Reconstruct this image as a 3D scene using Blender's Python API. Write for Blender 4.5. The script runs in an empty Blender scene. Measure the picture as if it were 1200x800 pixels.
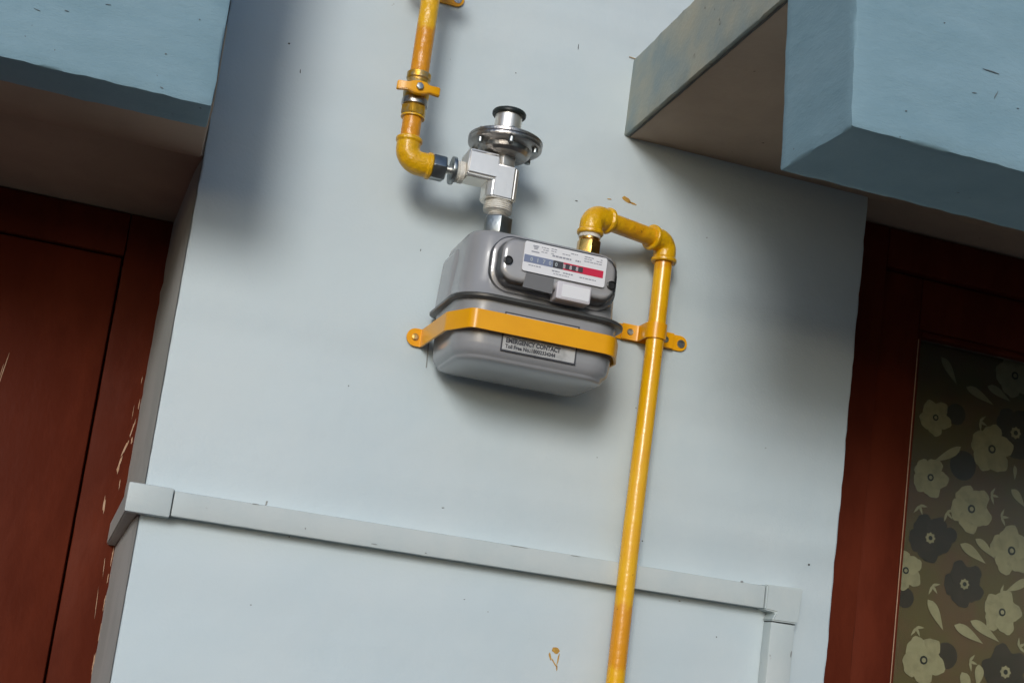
import bpy, bmesh, math, random
from mathutils import Vector, Matrix, noise
R = math.radians
S = bpy.context.scene
COL = S.collection
random.seed(7)

# ------------------------------------------------------------------ camera
cd = bpy.data.cameras.new("camera")
cam = bpy.data.objects.new("camera", cd); COL.objects.link(cam); S.camera = cam
right = Vector((0.9514, -0.27703, 0.1345)); up = Vector((-0.17312, -0.1199, 0.97758)); fwd = Vector((0.25469, 0.95335, 0.16203))
m3 = Matrix((right, up, -fwd)).transposed()
cam.matrix_world = Matrix.Translation((0, -1.469, 1.5)) @ m3.to_4x4()
cd.sensor_width = 36; cd.lens = 46.407; cd.shift_x = 0.0391; cd.shift_y = 0.0912
cd.clip_start = 0.02; cd.clip_end = 2000

# ------------------------------------------------------------------ light
SUN_EL, SUN_AZ = 17.0, -24.0          # azimuth from straight out of the wall, minus = from the left
w = bpy.data.worlds.new("World"); S.world = w; w.use_nodes = True
nt = w.node_tree
sky = nt.nodes.new("ShaderNodeTexSky"); sky.sky_type = 'NISHITA'; sky.sun_disc = False
sky.sun_elevation = R(SUN_EL); sky.sun_rotation = R(180 - SUN_AZ)
sky.air_density = 1.0; sky.dust_density = 1.5; sky.ozone_density = 4.0
nt.links.new(sky.outputs[0], nt.nodes["Background"].inputs[0])
nt.nodes["Background"].inputs[1].default_value = 0.15
sl = bpy.data.lights.new("sun", 'SUN'); sl.energy = 2.0; sl.angle = R(17); sl.color = (1, .98, .95)
so = bpy.data.objects.new("sun", sl); COL.objects.link(so)
az, el = R(SUN_AZ), R(SUN_EL)
sd = Vector((math.sin(az) * math.cos(el), -math.cos(az) * math.cos(el), math.sin(el)))
so.rotation_euler = sd.to_track_quat('Z', 'Y').to_euler(); so.location = sd * 5 + Vector((.4, 0, 1.8))
S.view_settings.view_transform = 'Standard'; S.view_settings.look = 'None'
S.view_settings.exposure = -0.38; S.view_settings.gamma = 1.0

# ------------------------------------------------------------------ materials
def mat(name, base, rough=.5, metal=0., var=None, vscale=8., vmin=.4, vmax=.6, bump=0., bscale=60., bump2=0., b2scale=8.,
        patches=None, patch_col=None, specks=None, coat=0., spec=.5, rvar=0., stretch=None, detail=6, aniso=0):
    m = bpy.data.materials.new(name); m.use_nodes = True
    n = m.node_tree.nodes; l = m.node_tree.links; b = n["Principled BSDF"]
    b.inputs["Roughness"].default_value = rough; b.inputs["Metallic"].default_value = metal
    b.inputs["Specular IOR Level"].default_value = spec
    if coat: b.inputs["Coat Weight"].default_value = coat; b.inputs["Coat Roughness"].default_value = .08
    geo = n.new("ShaderNodeNewGeometry"); pos = geo.outputs["Position"]
    if stretch:
        mp = n.new("ShaderNodeMapping"); mp.inputs["Scale"].default_value = stretch; l.new(pos, mp.inputs[0]); vpos = mp.outputs[0]
    else: vpos = pos
    def rgb(c): r = n.new("ShaderNodeRGB"); r.outputs[0].default_value = (*c, 1); return r.outputs[0]
    def nz(scale, det=detail, rg=.6, p=vpos):
        t = n.new("ShaderNodeTexNoise"); t.inputs["Scale"].default_value = scale; t.inputs["Detail"].default_value = det
        t.inputs["Roughness"].default_value = rg; l.new(p, t.inputs["Vector"]); return t.outputs["Fac"]
    def ramp(v, a, c):
        t = n.new("ShaderNodeMapRange"); t.inputs[1].default_value = a; t.inputs[2].default_value = c
        l.new(v, t.inputs[0]); return t.outputs[0]
    def mix(f, a, c):
        t = n.new("ShaderNodeMix"); t.data_type = 'RGBA'; l.new(f, t.inputs[0]); l.new(a, t.inputs[6]); l.new(c, t.inputs[7]); return t.outputs[2]
    def mathn(op, a, c):
        t = n.new("ShaderNodeMath"); t.operation = op
        for i, v in enumerate((a, c)):
            if isinstance(v, (int, float)): t.inputs[i].default_value = v
            else: l.new(v, t.inputs[i])
        return t.outputs[0]
    col = rgb(base)
    if var: col = mix(ramp(nz(vscale), vmin, vmax), col, rgb(var))
    if patches:
        sep = n.new("ShaderNodeSeparateXYZ"); l.new(pos, sep.inputs[0]); z = sep.outputs[2]
        wob = mathn('MULTIPLY', mathn('SUBTRACT', nz(110, 4), .5), .03)
        zz = mathn('ADD', z, wob); tot = None
        for (z0, z1) in patches:
            k = mathn('MULTIPLY', ramp(zz, z0 - .006, z0 + .006), ramp(zz, z1 + .004, z1 - .004))
            tot = k if tot is None else mathn('MAXIMUM', tot, k)
        col = mix(tot, col, rgb(patch_col))
    if specks:
        sc, th, c = specks
        f = ramp(nz(sc, 2, .5, pos), th, th + .02); f2 = ramp(nz(sc * .17 + 3, 2, .5, pos), .5, .56)
        col = mix(mathn('MULTIPLY', f, f2), col, rgb(c))
    l.new(col, b.inputs["Base Color"])
    if rvar: l.new(ramp2(n, l, nz(vscale * 2), rough - rvar, rough + rvar), b.inputs["Roughness"])
    last = None
    for st, scl, dist in ((bump2, b2scale, .01), (bump, bscale, .002)):
        if st:
            bp = n.new("ShaderNodeBump"); bp.inputs["Strength"].default_value = st; bp.inputs["Distance"].default_value = dist
            l.new(nz(scl, 4, .55), bp.inputs["Height"])
            if last: l.new(last, bp.inputs["Normal"])
            last = bp.outputs[0]
    if last: l.new(last, b.inputs["Normal"])
    return m
def ramp2(n, l, v, a, c):
    t = n.new("ShaderNodeMapRange"); t.inputs[1].default_value = .3; t.inputs[2].default_value = .7
    t.inputs[3].default_value = a; t.inputs[4].default_value = c; l.new(v, t.inputs[0]); return t.outputs[0]
def clear_mat(name, tint, rough, amount, ior=1.45):
    m = bpy.data.materials.new(name); m.use_nodes = True
    n = m.node_tree.nodes; l = m.node_tree.links; n.remove(n["Principled BSDF"])
    tr = n.new("ShaderNodeBsdfTransparent"); tr.inputs[0].default_value = (*tint, 1)
    gl = n.new("ShaderNodeBsdfGlossy"); gl.inputs["Roughness"].default_value = rough
    lw = n.new("ShaderNodeFresnel"); lw.inputs[0].default_value = ior
    mx = n.new("ShaderNodeMixShader"); mu = n.new("ShaderNodeMath"); mu.operation = 'MULTIPLY_ADD'
    mu.inputs[1].default_value = 1.0; mu.inputs[2].default_value = amount; mu.use_clamp = True
    l.new(lw.outputs[0], mu.inputs[0]); l.new(mu.outputs[0], mx.inputs[0])
    l.new(tr.outputs[0], mx.inputs[1]); l.new(gl.outputs[0], mx.inputs[2]); l.new(mx.outputs[0], n["Material Output"].inputs[0])
    return m

M = {}
M['wall'] = mat('wall_paint', (.55, .64, .675), .62, var=(.60, .67, .69), vscale=5, vmin=.35, vmax=.7, bump=.14, bscale=300, bump2=.4, b2scale=6,
                specks=(75, .755, (.28, .28, .26)), spec=.35, rvar=.08)
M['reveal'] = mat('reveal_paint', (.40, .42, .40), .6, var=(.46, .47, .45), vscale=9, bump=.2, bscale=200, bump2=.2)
M['blue'] = mat('blue_paint', (.20, .32, .38), .65, var=(.235, .36, .425), vscale=14, vmin=.35, vmax=.7, bump=.2, bscale=260, bump2=.3, b2scale=10, spec=.15,
                specks=(120, .735, (.12, .15, .155)), stretch=(1, 1, 2.6))
M['fascia'] = mat('weathered_slab_paint', (.26, .315, .31), .75, var=(.40, .385, .30), vscale=9, vmin=.42, vmax=.62, bump=.3, bscale=200, bump2=.3,
                  specks=(50, .68, (.10, .10, .08)))
M['soffit'] = mat('brown_soffit_paint', (.42, .325, .25), .7, var=(.48, .375, .29), vscale=6, spec=.12, bump=.15, bscale=200, bump2=.2,
                  specks=(110, .74, (.16, .12, .09)))
M['red'] = mat('red_oxide_gloss_paint', (.122, .023, .010), .5, var=(.090, .016, .007), vscale=6, bump=.10, bscale=90, bump2=.15, b2scale=14,
               spec=.05, stretch=(2, 2, .8), rvar=.08)
M['peel'] = mat('bare_wood', (.42, .25, .15), .8, var=(.5, .33, .22), vscale=120)
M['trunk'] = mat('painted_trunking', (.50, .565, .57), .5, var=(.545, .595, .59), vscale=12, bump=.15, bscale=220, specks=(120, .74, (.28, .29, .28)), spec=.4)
M['joint'] = mat('dark_joint', (.08, .09, .09), .9)
Y1, Y2 = (.86, .46, .004), (.82, .37, .004)
M['yellow'] = mat('yellow_gloss_paint', Y1, .24, var=Y2, vscale=26, vmin=.45, vmax=.8, bump=.03, bscale=240, bump2=.12, b2scale=50,
                  patches=[(1.505, 1.578), (1.988, 2.02)], patch_col=(.74, .30, .004), specks=(95, .73, (.30, .12, .01)), coat=.25)
M['yellow_up'] = mat('yellow_weathered_paint', (.84, .46, .008), .30, var=(.74, .33, .008), vscale=22, vmin=.42, vmax=.7, bump=.10, bscale=200, bump2=.3, b2scale=80,
                     patches=[(2.128, 2.188), (2.052, 2.086)], patch_col=(.72, .29, .005), specks=(95, .66, (.26, .11, .01)), coat=.15)
M['elbow'] = mat('yellow_brushed_paint', (.80, .45, .004), .28, var=(.72, .35, .004), vscale=40, vmin=.4, vmax=.75, bump=.35, bscale=230, bump2=.3, b2scale=90, coat=.2)
M['strap'] = mat('orange_yellow_enamel', (.90, .41, .002), .30, var=(.84, .37, .002), vscale=14, bump=.03, bscale=260, spec=.35, coat=.08, specks=(90, .71, (.35, .15, .01)))
M['grey'] = mat('grey_enamel', (.295, .298, .31), .24, var=(.31, .312, .324), vscale=9, bump=.03, bscale=420, coat=.3, spec=.5, rvar=.015)
M['seam'] = mat('dark_grey_flange', (.055, .055, .054), .38, bump=.1, bscale=300, coat=.2)
M['chrome'] = mat('bright_plated_metal', (.96, .92, .86), .40, 1.0, var=(.92, .88, .82), vscale=30, bump=.05, bscale=120)
M['steel'] = mat('zinc_steel', (.42, .45, .45), .34, 1.0, var=(.34, .36, .36), vscale=60, bump=.15, bscale=260)
M['cast'] = mat('cast_alloy', (.42, .40, .385), .28, .95, var=(.34, .33, .32), vscale=30, bump=.25, bscale=320)
M['brass'] = mat('brass', (.80, .50, .14), .26, 1.0, var=(.66, .36, .08), vscale=50, bump=.12, bscale=200)
M['dirty'] = mat('dirty_valve_metal', (.50, .42, .26), .45, .8, var=(.62, .34, .03), vscale=60, vmin=.4, vmax=.55, bump=.4, bscale=200)
M['tape'] = mat('white_thread_tape', (.78, .76, .70), .6, var=(.62, .58, .5), vscale=120, bump=.5, bscale=400)
M['black'] = mat('black_rubber', (.012, .018, .016), .42, bump=.1, bscale=200)
M['hole'] = mat('dark_screw', (.01, .01, .01), .4)
M['white'] = mat('white_label', (.80, .80, .82), .45, spec=.5)
M['bluegrey'] = mat('blue_grey_print', (.20, .24, .36), .45)
M['redprint'] = mat('red_print', (.62, .015, .06), .45)
M['ink'] = mat('dark_ink', (.05, .05, .06), .5)
M['greyink'] = mat('grey_ink', (.30, .31, .36), .5)
M['paleink'] = mat('pale_digit', (.48, .52, .54), .5)
M['plate'] = mat('grey_contact_plate', (.34, .34, .33), .4, var=(.5, .5, .49), vscale=60)
M['plastic'] = mat('white_plastic', (.66, .63, .66), .3, coat=.2)
M['index'] = mat('index_backing', (.16, .16, .165), .5)
M['index_grey'] = mat('index_moulding', (.42, .415, .42), .42, var=(.37, .365, .37), vscale=22, vmin=.35, vmax=.65, coat=.4)
M['cover'] = clear_mat('clear_cover', (.97, .97, .975), .10, .03)
M['glass'] = clear_mat('window_glass', (.94, .95, .90), .22, -.028)
M['ground'] = mat('cement_floor', (.055, .042, .034), .85, var=(.07, .055, .045), vscale=3, bump=.3, bscale=80, bump2=.3)
M['curtain'] = mat('olive_curtain', (.105, .080, .030), .85, var=(.115, .066, .034), vscale=14, vmin=.42, vmax=.6, bump=.3, bscale=900)
M['petal'] = mat('pale_flower_print', (.34, .305, .205), .85, var=(.27, .245, .165), vscale=60, bump=.2, bscale=900)
M['petal2'] = mat('pale_leaf_print', (.29, .265, .175), .85, var=(.34, .31, .21), vscale=60, bump=.2, bscale=900)
M['dark'] = mat('dark_flower_print', (.030, .022, .015), .85, var=(.042, .028, .022), vscale=50)
M['splash'] = mat('ochre_splash', (.56, .32, .05), .5, var=(.42, .22, .04), vscale=200)
M['mark'] = mat('grey_pencil_mark', (.27, .29, .29), .8)
M['beam_chip'] = mat('blue_grey_chip', (.13, .16, .17), .9)
M['chip'] = mat('dark_chip', (.07, .07, .065), .9)

# ------------------------------------------------------------------ mesh helpers
def thing(name, label, cat, loc, group=None):
    o = bpy.data.objects.new(name, None); COL.objects.link(o); o.location = loc
    o.empty_display_size = .02
    o['label'] = label; o['category'] = cat
    if group: o['group'] = group
    return o
def root_loc(p):
    while p is not None and p.parent is not None: p = p.parent
    return Vector(p.location) if p is not None else Vector()
def obj(name, bm, m, parent=None, smooth=True, label=None, angle=35):
    me = bpy.data.meshes.new(name)
    bm.normal_update()
    bmesh.ops.translate(bm, verts=bm.verts, vec=-root_loc(parent))
    if smooth:
        for f in bm.faces: f.smooth = True
        for e in bm.edges:
            if len(e.link_faces) == 2 and e.calc_face_angle(0) > R(angle): e.smooth = False
    bm.to_mesh(me); bm.free(); me.materials.append(m)
    o = bpy.data.objects.new(name, me); COL.objects.link(o); o.parent = parent
    if label: o['label'] = label
    return o
def frame(d, hint=(0, 0, 1)):
    z = Vector(d).normalized(); h = Vector(hint)
    if abs(z.dot(h)) > .95: h = Vector((0, -1, 0))
    x = h.cross(z).normalized(); y = z.cross(x)
    return x, y, z
def lathe(bm, p, d, prof, seg=40, start=0.):
    """prof: list of (radius, distance along d)"""
    x, y, z = frame(d); p = Vector(p); rings = []
    for r, t in prof:
        if r < 1e-6: rings.append([bm.verts.new(p + z * t)]); continue
        rings.append([bm.verts.new(p + z * t + (x * math.cos(a) + y * math.sin(a)) * r)
                      for a in [start + 2 * math.pi * k / seg for k in range(seg)]])
    for a, b in zip(rings, rings[1:]):
        for k in range(seg):
            k2 = (k + 1) % seg
            if len(a) == 1 and len(b) == 1: continue
            if len(a) == 1: bm.faces.new((a[0], b[k], b[k2]))
            elif len(b) == 1: bm.faces.new((a[k], a[k2], b[0]))
            else: bm.faces.new((a[k], a[k2], b[k2], b[k]))
    for rg, inv in ((rings[0], True), (rings[-1], False)):
        if len(rg) > 1:
            try: bm.faces.new(list(reversed(rg)) if inv else rg)
            except ValueError: pass
    bmesh.ops.recalc_face_normals(bm, faces=bm.faces[:])
    return bm
def L(p, d, prof, seg=40, start=0.): return lathe(bmesh.new(), p, d, prof, seg, start)
def hexnut(p, d, r, h, start=0., ch=.0014):
    bm = bmesh.new(); x, y, z = frame(d); p = Vector(p)
    # hex prism with chamfered corners on both ends
    lathe(bm, p, d, [(r * .90, 0), (r, ch), (r, h - ch), (r * .90, h)], 6, start)
    bmesh.ops.bevel(bm, geom=[e for e in bm.edges if len(e.link_faces) == 2], offset=r * .035, segments=2, affect='EDGES', profile=.5)
    return bm
def sweep(bm, pts, rad, seg=24, cap=True):
    pts = [Vector(p) for p in pts]; prev = None; rings = []
    t0 = (pts[1] - pts[0]).normalized(); x, y, _ = frame(t0)
    for i, p in enumerate(pts):
        t = (pts[min(i + 1, len(pts) - 1)] - pts[max(i - 1, 0)]).normalized()
        q = t0.rotation_difference(t); x = q @ x; y = q @ y; t0 = t
        r = rad[i] if isinstance(rad, (list, tuple)) else rad
        rings.append([bm.verts.new(p + (x * math.cos(a) + y * math.sin(a)) * r) for a in [2 * math.pi * k / seg for k in range(seg)]])
    for a, b in zip(rings, rings[1:]):
        for k in range(seg): bm.faces.new((a[k], a[(k + 1) % seg], b[(k + 1) % seg], b[k]))
    if cap: bm.faces.new(list(reversed(rings[0]))); bm.faces.new(rings[-1])
    bmesh.ops.recalc_face_normals(bm, faces=bm.faces[:])
    return bm
def arc3(a, c, b, rad, n=14):
    """polyline a -> rounded corner at c -> b"""
    a, c, b = Vector(a), Vector(c), Vector(b); u = (a - c).normalized(); v = (b - c).normalized()
    half = u.angle(v) / 2; tl = rad / math.tan(half); ctr = c + (u + v).normalized() * (rad / math.sin(half))
    s = c + u * tl; e = c + v * tl; out = [a] if (a - s).length > 1e-5 else []
    s0 = s - ctr; ang = s0.angle(e - ctr); ax = s0.cross(e - ctr).normalized()
    for k in range(n + 1): out.append(ctr + Matrix.Rotation(ang * k / n, 3, ax) @ s0)
    if (b - e).length > 1e-5: out.append(b)
    return out
def elbow(a, c, b, r=.0135, bead=.0155, bend=.014):
    """malleable-iron elbow: fat bend with a raised bead at each mouth"""
    a, c, b = Vector(a), Vector(c), Vector(b); bm = bmesh.new()
    pts = arc3(a, c, b, bend)
    sweep(bm, pts, r, 32)
    for e, o in ((a, c), (b, c)):
        d = (o - e).normalized()
        lathe(bm, e - d * .0005, d, [(r * .9, 0), (bead - .001, 0), (bead, .0012), (bead, .0042), (bead - .001, .0055), (r * .99, .0065), (r * .9, .0066)], 32)
    return bm
def box(bm, x0, x1, y0, y1, z0, z1, bev=0., seg=2):
    v = [bm.verts.new(p) for p in ((x0, y0, z0), (x1, y0, z0), (x1, y1, z0), (x0, y1, z0), (x0, y0, z1), (x1, y0, z1), (x1, y1, z1), (x0, y1, z1))]
    fs = [bm.faces.new([v[i] for i in q]) for q in ((3, 2, 1, 0), (4, 5, 6, 7), (0, 1, 5, 4), (1, 2, 6, 5), (2, 3, 7, 6), (3, 0, 4, 7))]
    if bev:
        es = list({e for f in fs for e in f.edges})
        bmesh.ops.bevel(bm, geom=es, offset=bev, segments=seg, affect='EDGES', profile=.5)
    return bm
def B(*a, **k): return box(bmesh.new(), *a, **k)
def rough(bm, cuts, amp, fr=35., bev=.003, shear=None, seed=0, lo=None, hi=None):
    """bevel a box, cut it finely and wobble it like hand-trowelled plaster"""
    bmesh.ops.bevel(bm, geom=bm.edges[:], offset=bev, segments=2, affect='EDGES', profile=.6)
    for ax, vals in enumerate(cuts):
        for v in vals:
            co = [0, 0, 0]; no = [0, 0, 0]; co[ax] = v; no[ax] = 1
            bmesh.ops.bisect_plane(bm, geom=bm.verts[:] + bm.edges[:] + bm.faces[:], plane_co=co, plane_no=no)
    bm.normal_update()
    for v in bm.verts:
        k = Vector(v.co) * fr + Vector((seed, seed, 0))
        n = noise.noise_vector(k) + .5 * noise.noise_vector(k * 3.1)
        edge = 0
        nn = [abs(c) for c in v.normal]
        edge = 1. if max(nn) < .985 else .22
        v.co += n * amp * edge
        if shear: shear(v)
    return bm
def rng(a, b, s):
    n = max(1, int(round((b - a) / s))); return [a + (b - a) * i / n for i in range(1, n)]
def rrect(w_, d_, r, n=8):
    """rounded rectangle outline centred on 0; r may be (front radius, back radius)"""
    rf, rb = r if isinstance(r, tuple) else (r, r); out = []
    for cx, cy, a0, rr in ((w_/2, -d_/2, -90, rf), (w_/2, d_/2, 0, rb), (-w_/2, d_/2, 90, rb), (-w_/2, -d_/2, 180, rf)):
        sx = -1 if cx > 0 else 1; sy = -1 if cy > 0 else 1
        for k in range(n + 1):
            a = R(a0 + 90 * k / n)
            out.append((cx + sx * rr + rr * math.cos(a), cy + sy * rr + rr * math.sin(a)))
    return out
def loft(cx, cy, rings, n=8, caps=(True, True)):
    """rings: (z, width, depth, radius, dx, dy)"""
    bm = bmesh.new(); R_ = []
    for z, w_, d_, r, dx, dy in rings:
        R_.append([bm.verts.new((cx + dx + x, cy + dy + y, z)) for x, y in rrect(w_, d_, r, n)])
    for a, b in zip(R_, R_[1:]):
        k = len(a)
        for i in range(k): bm.faces.new((a[i], a[(i + 1) % k], b[(i + 1) % k], b[i]))
    if caps[0]: bm.faces.new(list(reversed(R_[0])))
    if caps[1]: bm.faces.new(R_[-1])
    bmesh.ops.recalc_face_normals(bm, faces=bm.faces[:])
    return bm
def band(pts, z0, z1, th, n=1):
    """flat strip standing on edge that follows pts (x, y) at height z0..z1, thickness th towards the left normal"""
    bm = bmesh.new(); P_ = [Vector((x, y)) for x, y in pts]; rows = []
    for i, p in enumerate(P_):
        t = (P_[min(i + 1, len(P_) - 1)] - P_[max(i - 1, 0)]).normalized(); nrm = Vector((t.y, -t.x))
        q = p + nrm * th
        rows.append([bm.verts.new((p.x, p.y, z0)), bm.verts.new((q.x, q.y, z0)), bm.verts.new((q.x, q.y, z1)), bm.verts.new((p.x, p.y, z1))])
    for a, b in zip(rows, rows[1:]):
        for k in range(4): bm.faces.new((a[k], a[(k + 1) % 4], b[(k + 1) % 4], b[k]))
    bm.faces.new(rows[0]); bm.faces.new(rows[-1])
    bmesh.ops.recalc_face_normals(bm, faces=bm.faces[:])
    return bm
def round2(pts, rads, n=6):
    out = [Vector(pts[0])]
    for i in range(1, len(pts) - 1):
        q = arc3((*pts[i - 1], 0), (*pts[i], 0), (*pts[i + 1], 0), rads[i - 1], n)
        out += [Vector((v.x, v.y)) for v in q[1:-1]]
    out.append(Vector(pts[-1])); return [(v[0], v[1]) for v in out]
def flat(bm, outline, y, th=.0006):
    """polygon outline in (x, z) facing -Y, given thickness"""
    f = [bm.verts.new((x, y - th, z)) for x, z in outline]; b = [bm.verts.new((x, y, z)) for x, z in outline]
    bm.faces.new(f); k = len(f)
    for i in range(k): bm.faces.new((f[i], b[i], b[(i + 1) % k], f[(i + 1) % k]))
    bmesh.ops.recalc_face_normals(bm, faces=bm.faces[:])
    return bm
def rr_xz(x0, x1, z0, z1, r, n=5):
    return [((x0 + x1) / 2 + a, (z0 + z1) / 2 + c) for a, c in rrect(x1 - x0, z1 - z0, r, n)]
def lettering(parent, name, s, x, z, y, size, m, squeeze=1., label=None, bold=0.):
    cu = bpy.data.curves.new(name, 'FONT'); cu.body = s; cu.size = size; cu.extrude = .00012; cu.offset = bold; cu.resolution_u = 2
    t = bpy.data.objects.new(name, cu); COL.objects.link(t)
    dg = bpy.context.evaluated_depsgraph_get(); me = bpy.data.meshes.new_from_object(t.evaluated_get(dg))
    bpy.data.objects.remove(t); bm = bmesh.new(); bm.from_mesh(me); bpy.data.meshes.remove(me)
    for v in bm.verts: v.co = Vector((x + v.co.x * squeeze, y - v.co.z, z + v.co.y))
    bmesh.ops.recalc_face_normals(bm, faces=bm.faces[:])
    return obj(name, bm, m, parent, False, label)

# ------------------------------------------------------------------ ground
bm = bmesh.new(); bmesh.ops.create_grid(bm, x_segments=40, y_segments=40, size=300)
g = obj('ground', bm, M['ground'], None, False); g['kind'] = 'structure'

# ------------------------------------------------------------------ house
house = thing('house', 'pale blue-grey painted house front with red doors under blue concrete sunshades', 'house', (.46, 0, 0))
ZV = rng(1.36, 2.42, .012)
def lean_left(v):
    pass
pier = rough(B(.037, .882, 0, .40, .0, 3.4), ([], [], ZV + [.6, 1., 2.8]), .0011, 45, .003)
pier_o = obj('wall', pier, M['wall'], house, True, 'pale blue-grey wall between the two doorways', 60)
# reveal on the left side of the pier, thin plaster skin that splays a little into the doorway
bm = bmesh.new(); rows = []
zs = [0, .5, 1.] + rng(1.3, 2.008, .014) + [2.008]
for z in zs:
    w1 = noise.noise(Vector((1, 2, z * 60))) * .0016
    rows.append([bm.verts.new((.0362, .0045, z)), bm.verts.new((.031, .06, z)), bm.verts.new((.0205 + w1, .286, z)), bm.verts.new((.0385, .286, z)), bm.verts.new((.0385, .0045, z))])
for a, b in zip(rows, rows[1:]):
    for k in range(4): bm.faces.new((a[k], a[k + 1], b[k + 1], b[k]))
bmesh.ops.recalc_face_normals(bm, faces=bm.faces[:])
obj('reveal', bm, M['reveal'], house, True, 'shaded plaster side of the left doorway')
# walls beyond and above the two doorways
obj('wall', rough(B(-2.6, -.86, 0, .40, 0, 3.4), ([], [], []), .002), M['wall'], house, True, 'wall on the far side of the left door')
obj('wall', rough(B(1.90, 3.9, 0, .40, 0, 3.4), ([], [], []), .002), M['wall'], house, True, 'wall on the far side of the right door')
obj('lintel', rough(B(-.86, .0368, .004, .40, 2.009, 3.4), ([], [], []), .001), M['soffit'], house, True, 'brown painted lintel over the left door')
obj('lintel', rough(B(.8822, 1.90, .004, .40, 2.158, 3.4), ([], [], []), .001), M['soffit'], house, True, 'brown painted lintel over the right door')
obj('roof_edge', B(-2.7, 4.0, -.25, .6, 3.402, 3.55, bev=.01), M['blue'], house)

# unseen closed room, added to stop sky light leaking round the doors
room = thing('room', 'unseen closed room added behind the two doors to shut out sky light', 'room', (.5, 2., 0))
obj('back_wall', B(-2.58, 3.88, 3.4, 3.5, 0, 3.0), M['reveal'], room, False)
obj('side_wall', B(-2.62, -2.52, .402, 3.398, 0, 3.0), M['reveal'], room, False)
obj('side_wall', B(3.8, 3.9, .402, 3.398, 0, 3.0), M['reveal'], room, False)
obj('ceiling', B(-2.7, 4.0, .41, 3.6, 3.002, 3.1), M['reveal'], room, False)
# left sunshade: slab over the door with a deep beam along its outer edge
SL = obj('sunshade', rough(B(-1.6, .034, -.174, .003, 2.006, 2.09), ([], rng(-.17, 0, .02), []), .0012), M['soffit'], house, True, 'brown underside of the left sunshade')
bmL = rough(B(-1.6, .0295, -.235, -.172, 1.9775, 2.36), (rng(-.35, .02, .009), rng(-.23, -.175, .02), rng(1.98, 2.12, .012)), .0011, 60, .003,
            shear=lambda v: setattr(v.co, 'x', v.co.x + (.0010 if v.co.x > -.1 else 0)))
obj('edge_beam', bmL, M['blue'], SL, True, 'blue beam along the outer edge of the left sunshade', 50)

# right sunshade
slab = rough(B(.540, 2.6, -.409, .003, 2.155, 2.255), (rng(.545, .60, .02), rng(-.40, 0, .01), []), .0008, 60, .0025, seed=3)
for f in slab.faces: f.material_index = 0
SR = obj('sunshade', slab, M['soffit'], house, True, 'concrete slab of the right sunshade with brown underside', 50)
fc = rough(B(.5345, .5405, -.409, .002, 2.1555, 2.2565), ([], rng(-.40, 0, .009), rng(2.157, 2.25, .02)), .0009, 75, .0014, seed=9)
obj('slab_edge', fc, M['fascia'], SR, True, 'weathered grey-green edge of the right sunshade', 50)
# dark hairline where the edge plaster meets the underside
bm = bmesh.new()
pts = [(.5400 + noise.noise(Vector((5, t, 1))) * .0008, -.408 + t * .0103, 2.1540) for t in range(40)]
sweep(bm, pts, [.0009 + .0011 * abs(noise.noise(Vector((t * .9, 3, 1)))) for t in range(40)], 6)
obj('crack', bm, M['chip'], SR, False)
def leanR(v):
    if v.co.x < .60: v.co.x -= (v.co.z - 1.975) * .062
bmR = rough(B(.5400, 2.6, -.533, -.412, 1.9750, 2.45), (rng(.55, .80, .009), rng(-.53, -.415, .0085), rng(1.98, 2.14, .012)), .0012, 60, .0035, shear=leanR, seed=5)
obj('edge_beam', bmR, M['blue'], SR, True, 'deep blue box beam hanging from the right sunshade', 50)

# wall blemishes
def blob(bm, x, z, rx, rz, rot, y=0., seed=0, n=14, th=.0004, jag=.45):
    o = []
    for k in range(n):
        a = 2 * math.pi * k / n; r = 1 + jag * noise.noise(Vector((math.cos(a) * 1.7, math.sin(a) * 1.7, seed * 3.3)))
        u, v = rx * r * math.cos(a), rz * r * math.sin(a)
        o.append((x + u * math.cos(rot) - v * math.sin(rot), z + u * math.sin(rot) + v * math.cos(rot)))
    flat(bm, o, y, th)
bm = bmesh.new()
blob(bm, .5275, 1.5175, .0052, .0035, -.4, -.0002, 1); blob(bm, .5215, 1.510, .0012, .0045, .35, -.0002, 2); blob(bm, .5320, 1.508, .0009, .0062, -.1, -.0002, 3)
blob(bm, .5275, 1.503, .0008, .006, .7, -.0002, 4); blob(bm, .5318, 1.4975, .0008, .003, 0, -.0002, 5)
obj('paint_splash', bm, M['splash'], pier_o, False, 'ochre paint splash left of the lower pipe')
bm = bmesh.new(); blob(bm, .5475, 2.0745, .0060, .0030, -.25, -.0002, 6); blob(bm, .5560, 2.0715, .0055, .0010, -.22, -.0002, 7); blob(bm, .5250, 2.0700, .0030, .0006, .1, -.0002, 8)
obj('paint_splash', bm, M['splash'], pier_o, False, 'ochre paint smear above the outlet elbow')
bm = bmesh.new(); flat(bm, [(.3246, 1.8500), (.3258, 1.8500), (.3275, 1.8180), (.3262, 1.8178)], -.0003, .0003)
obj('pencil_mark', bm, M['mark'], pier_o, False, 'grey upright scratch below the strap tab')
bm = bmesh.new()
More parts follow.
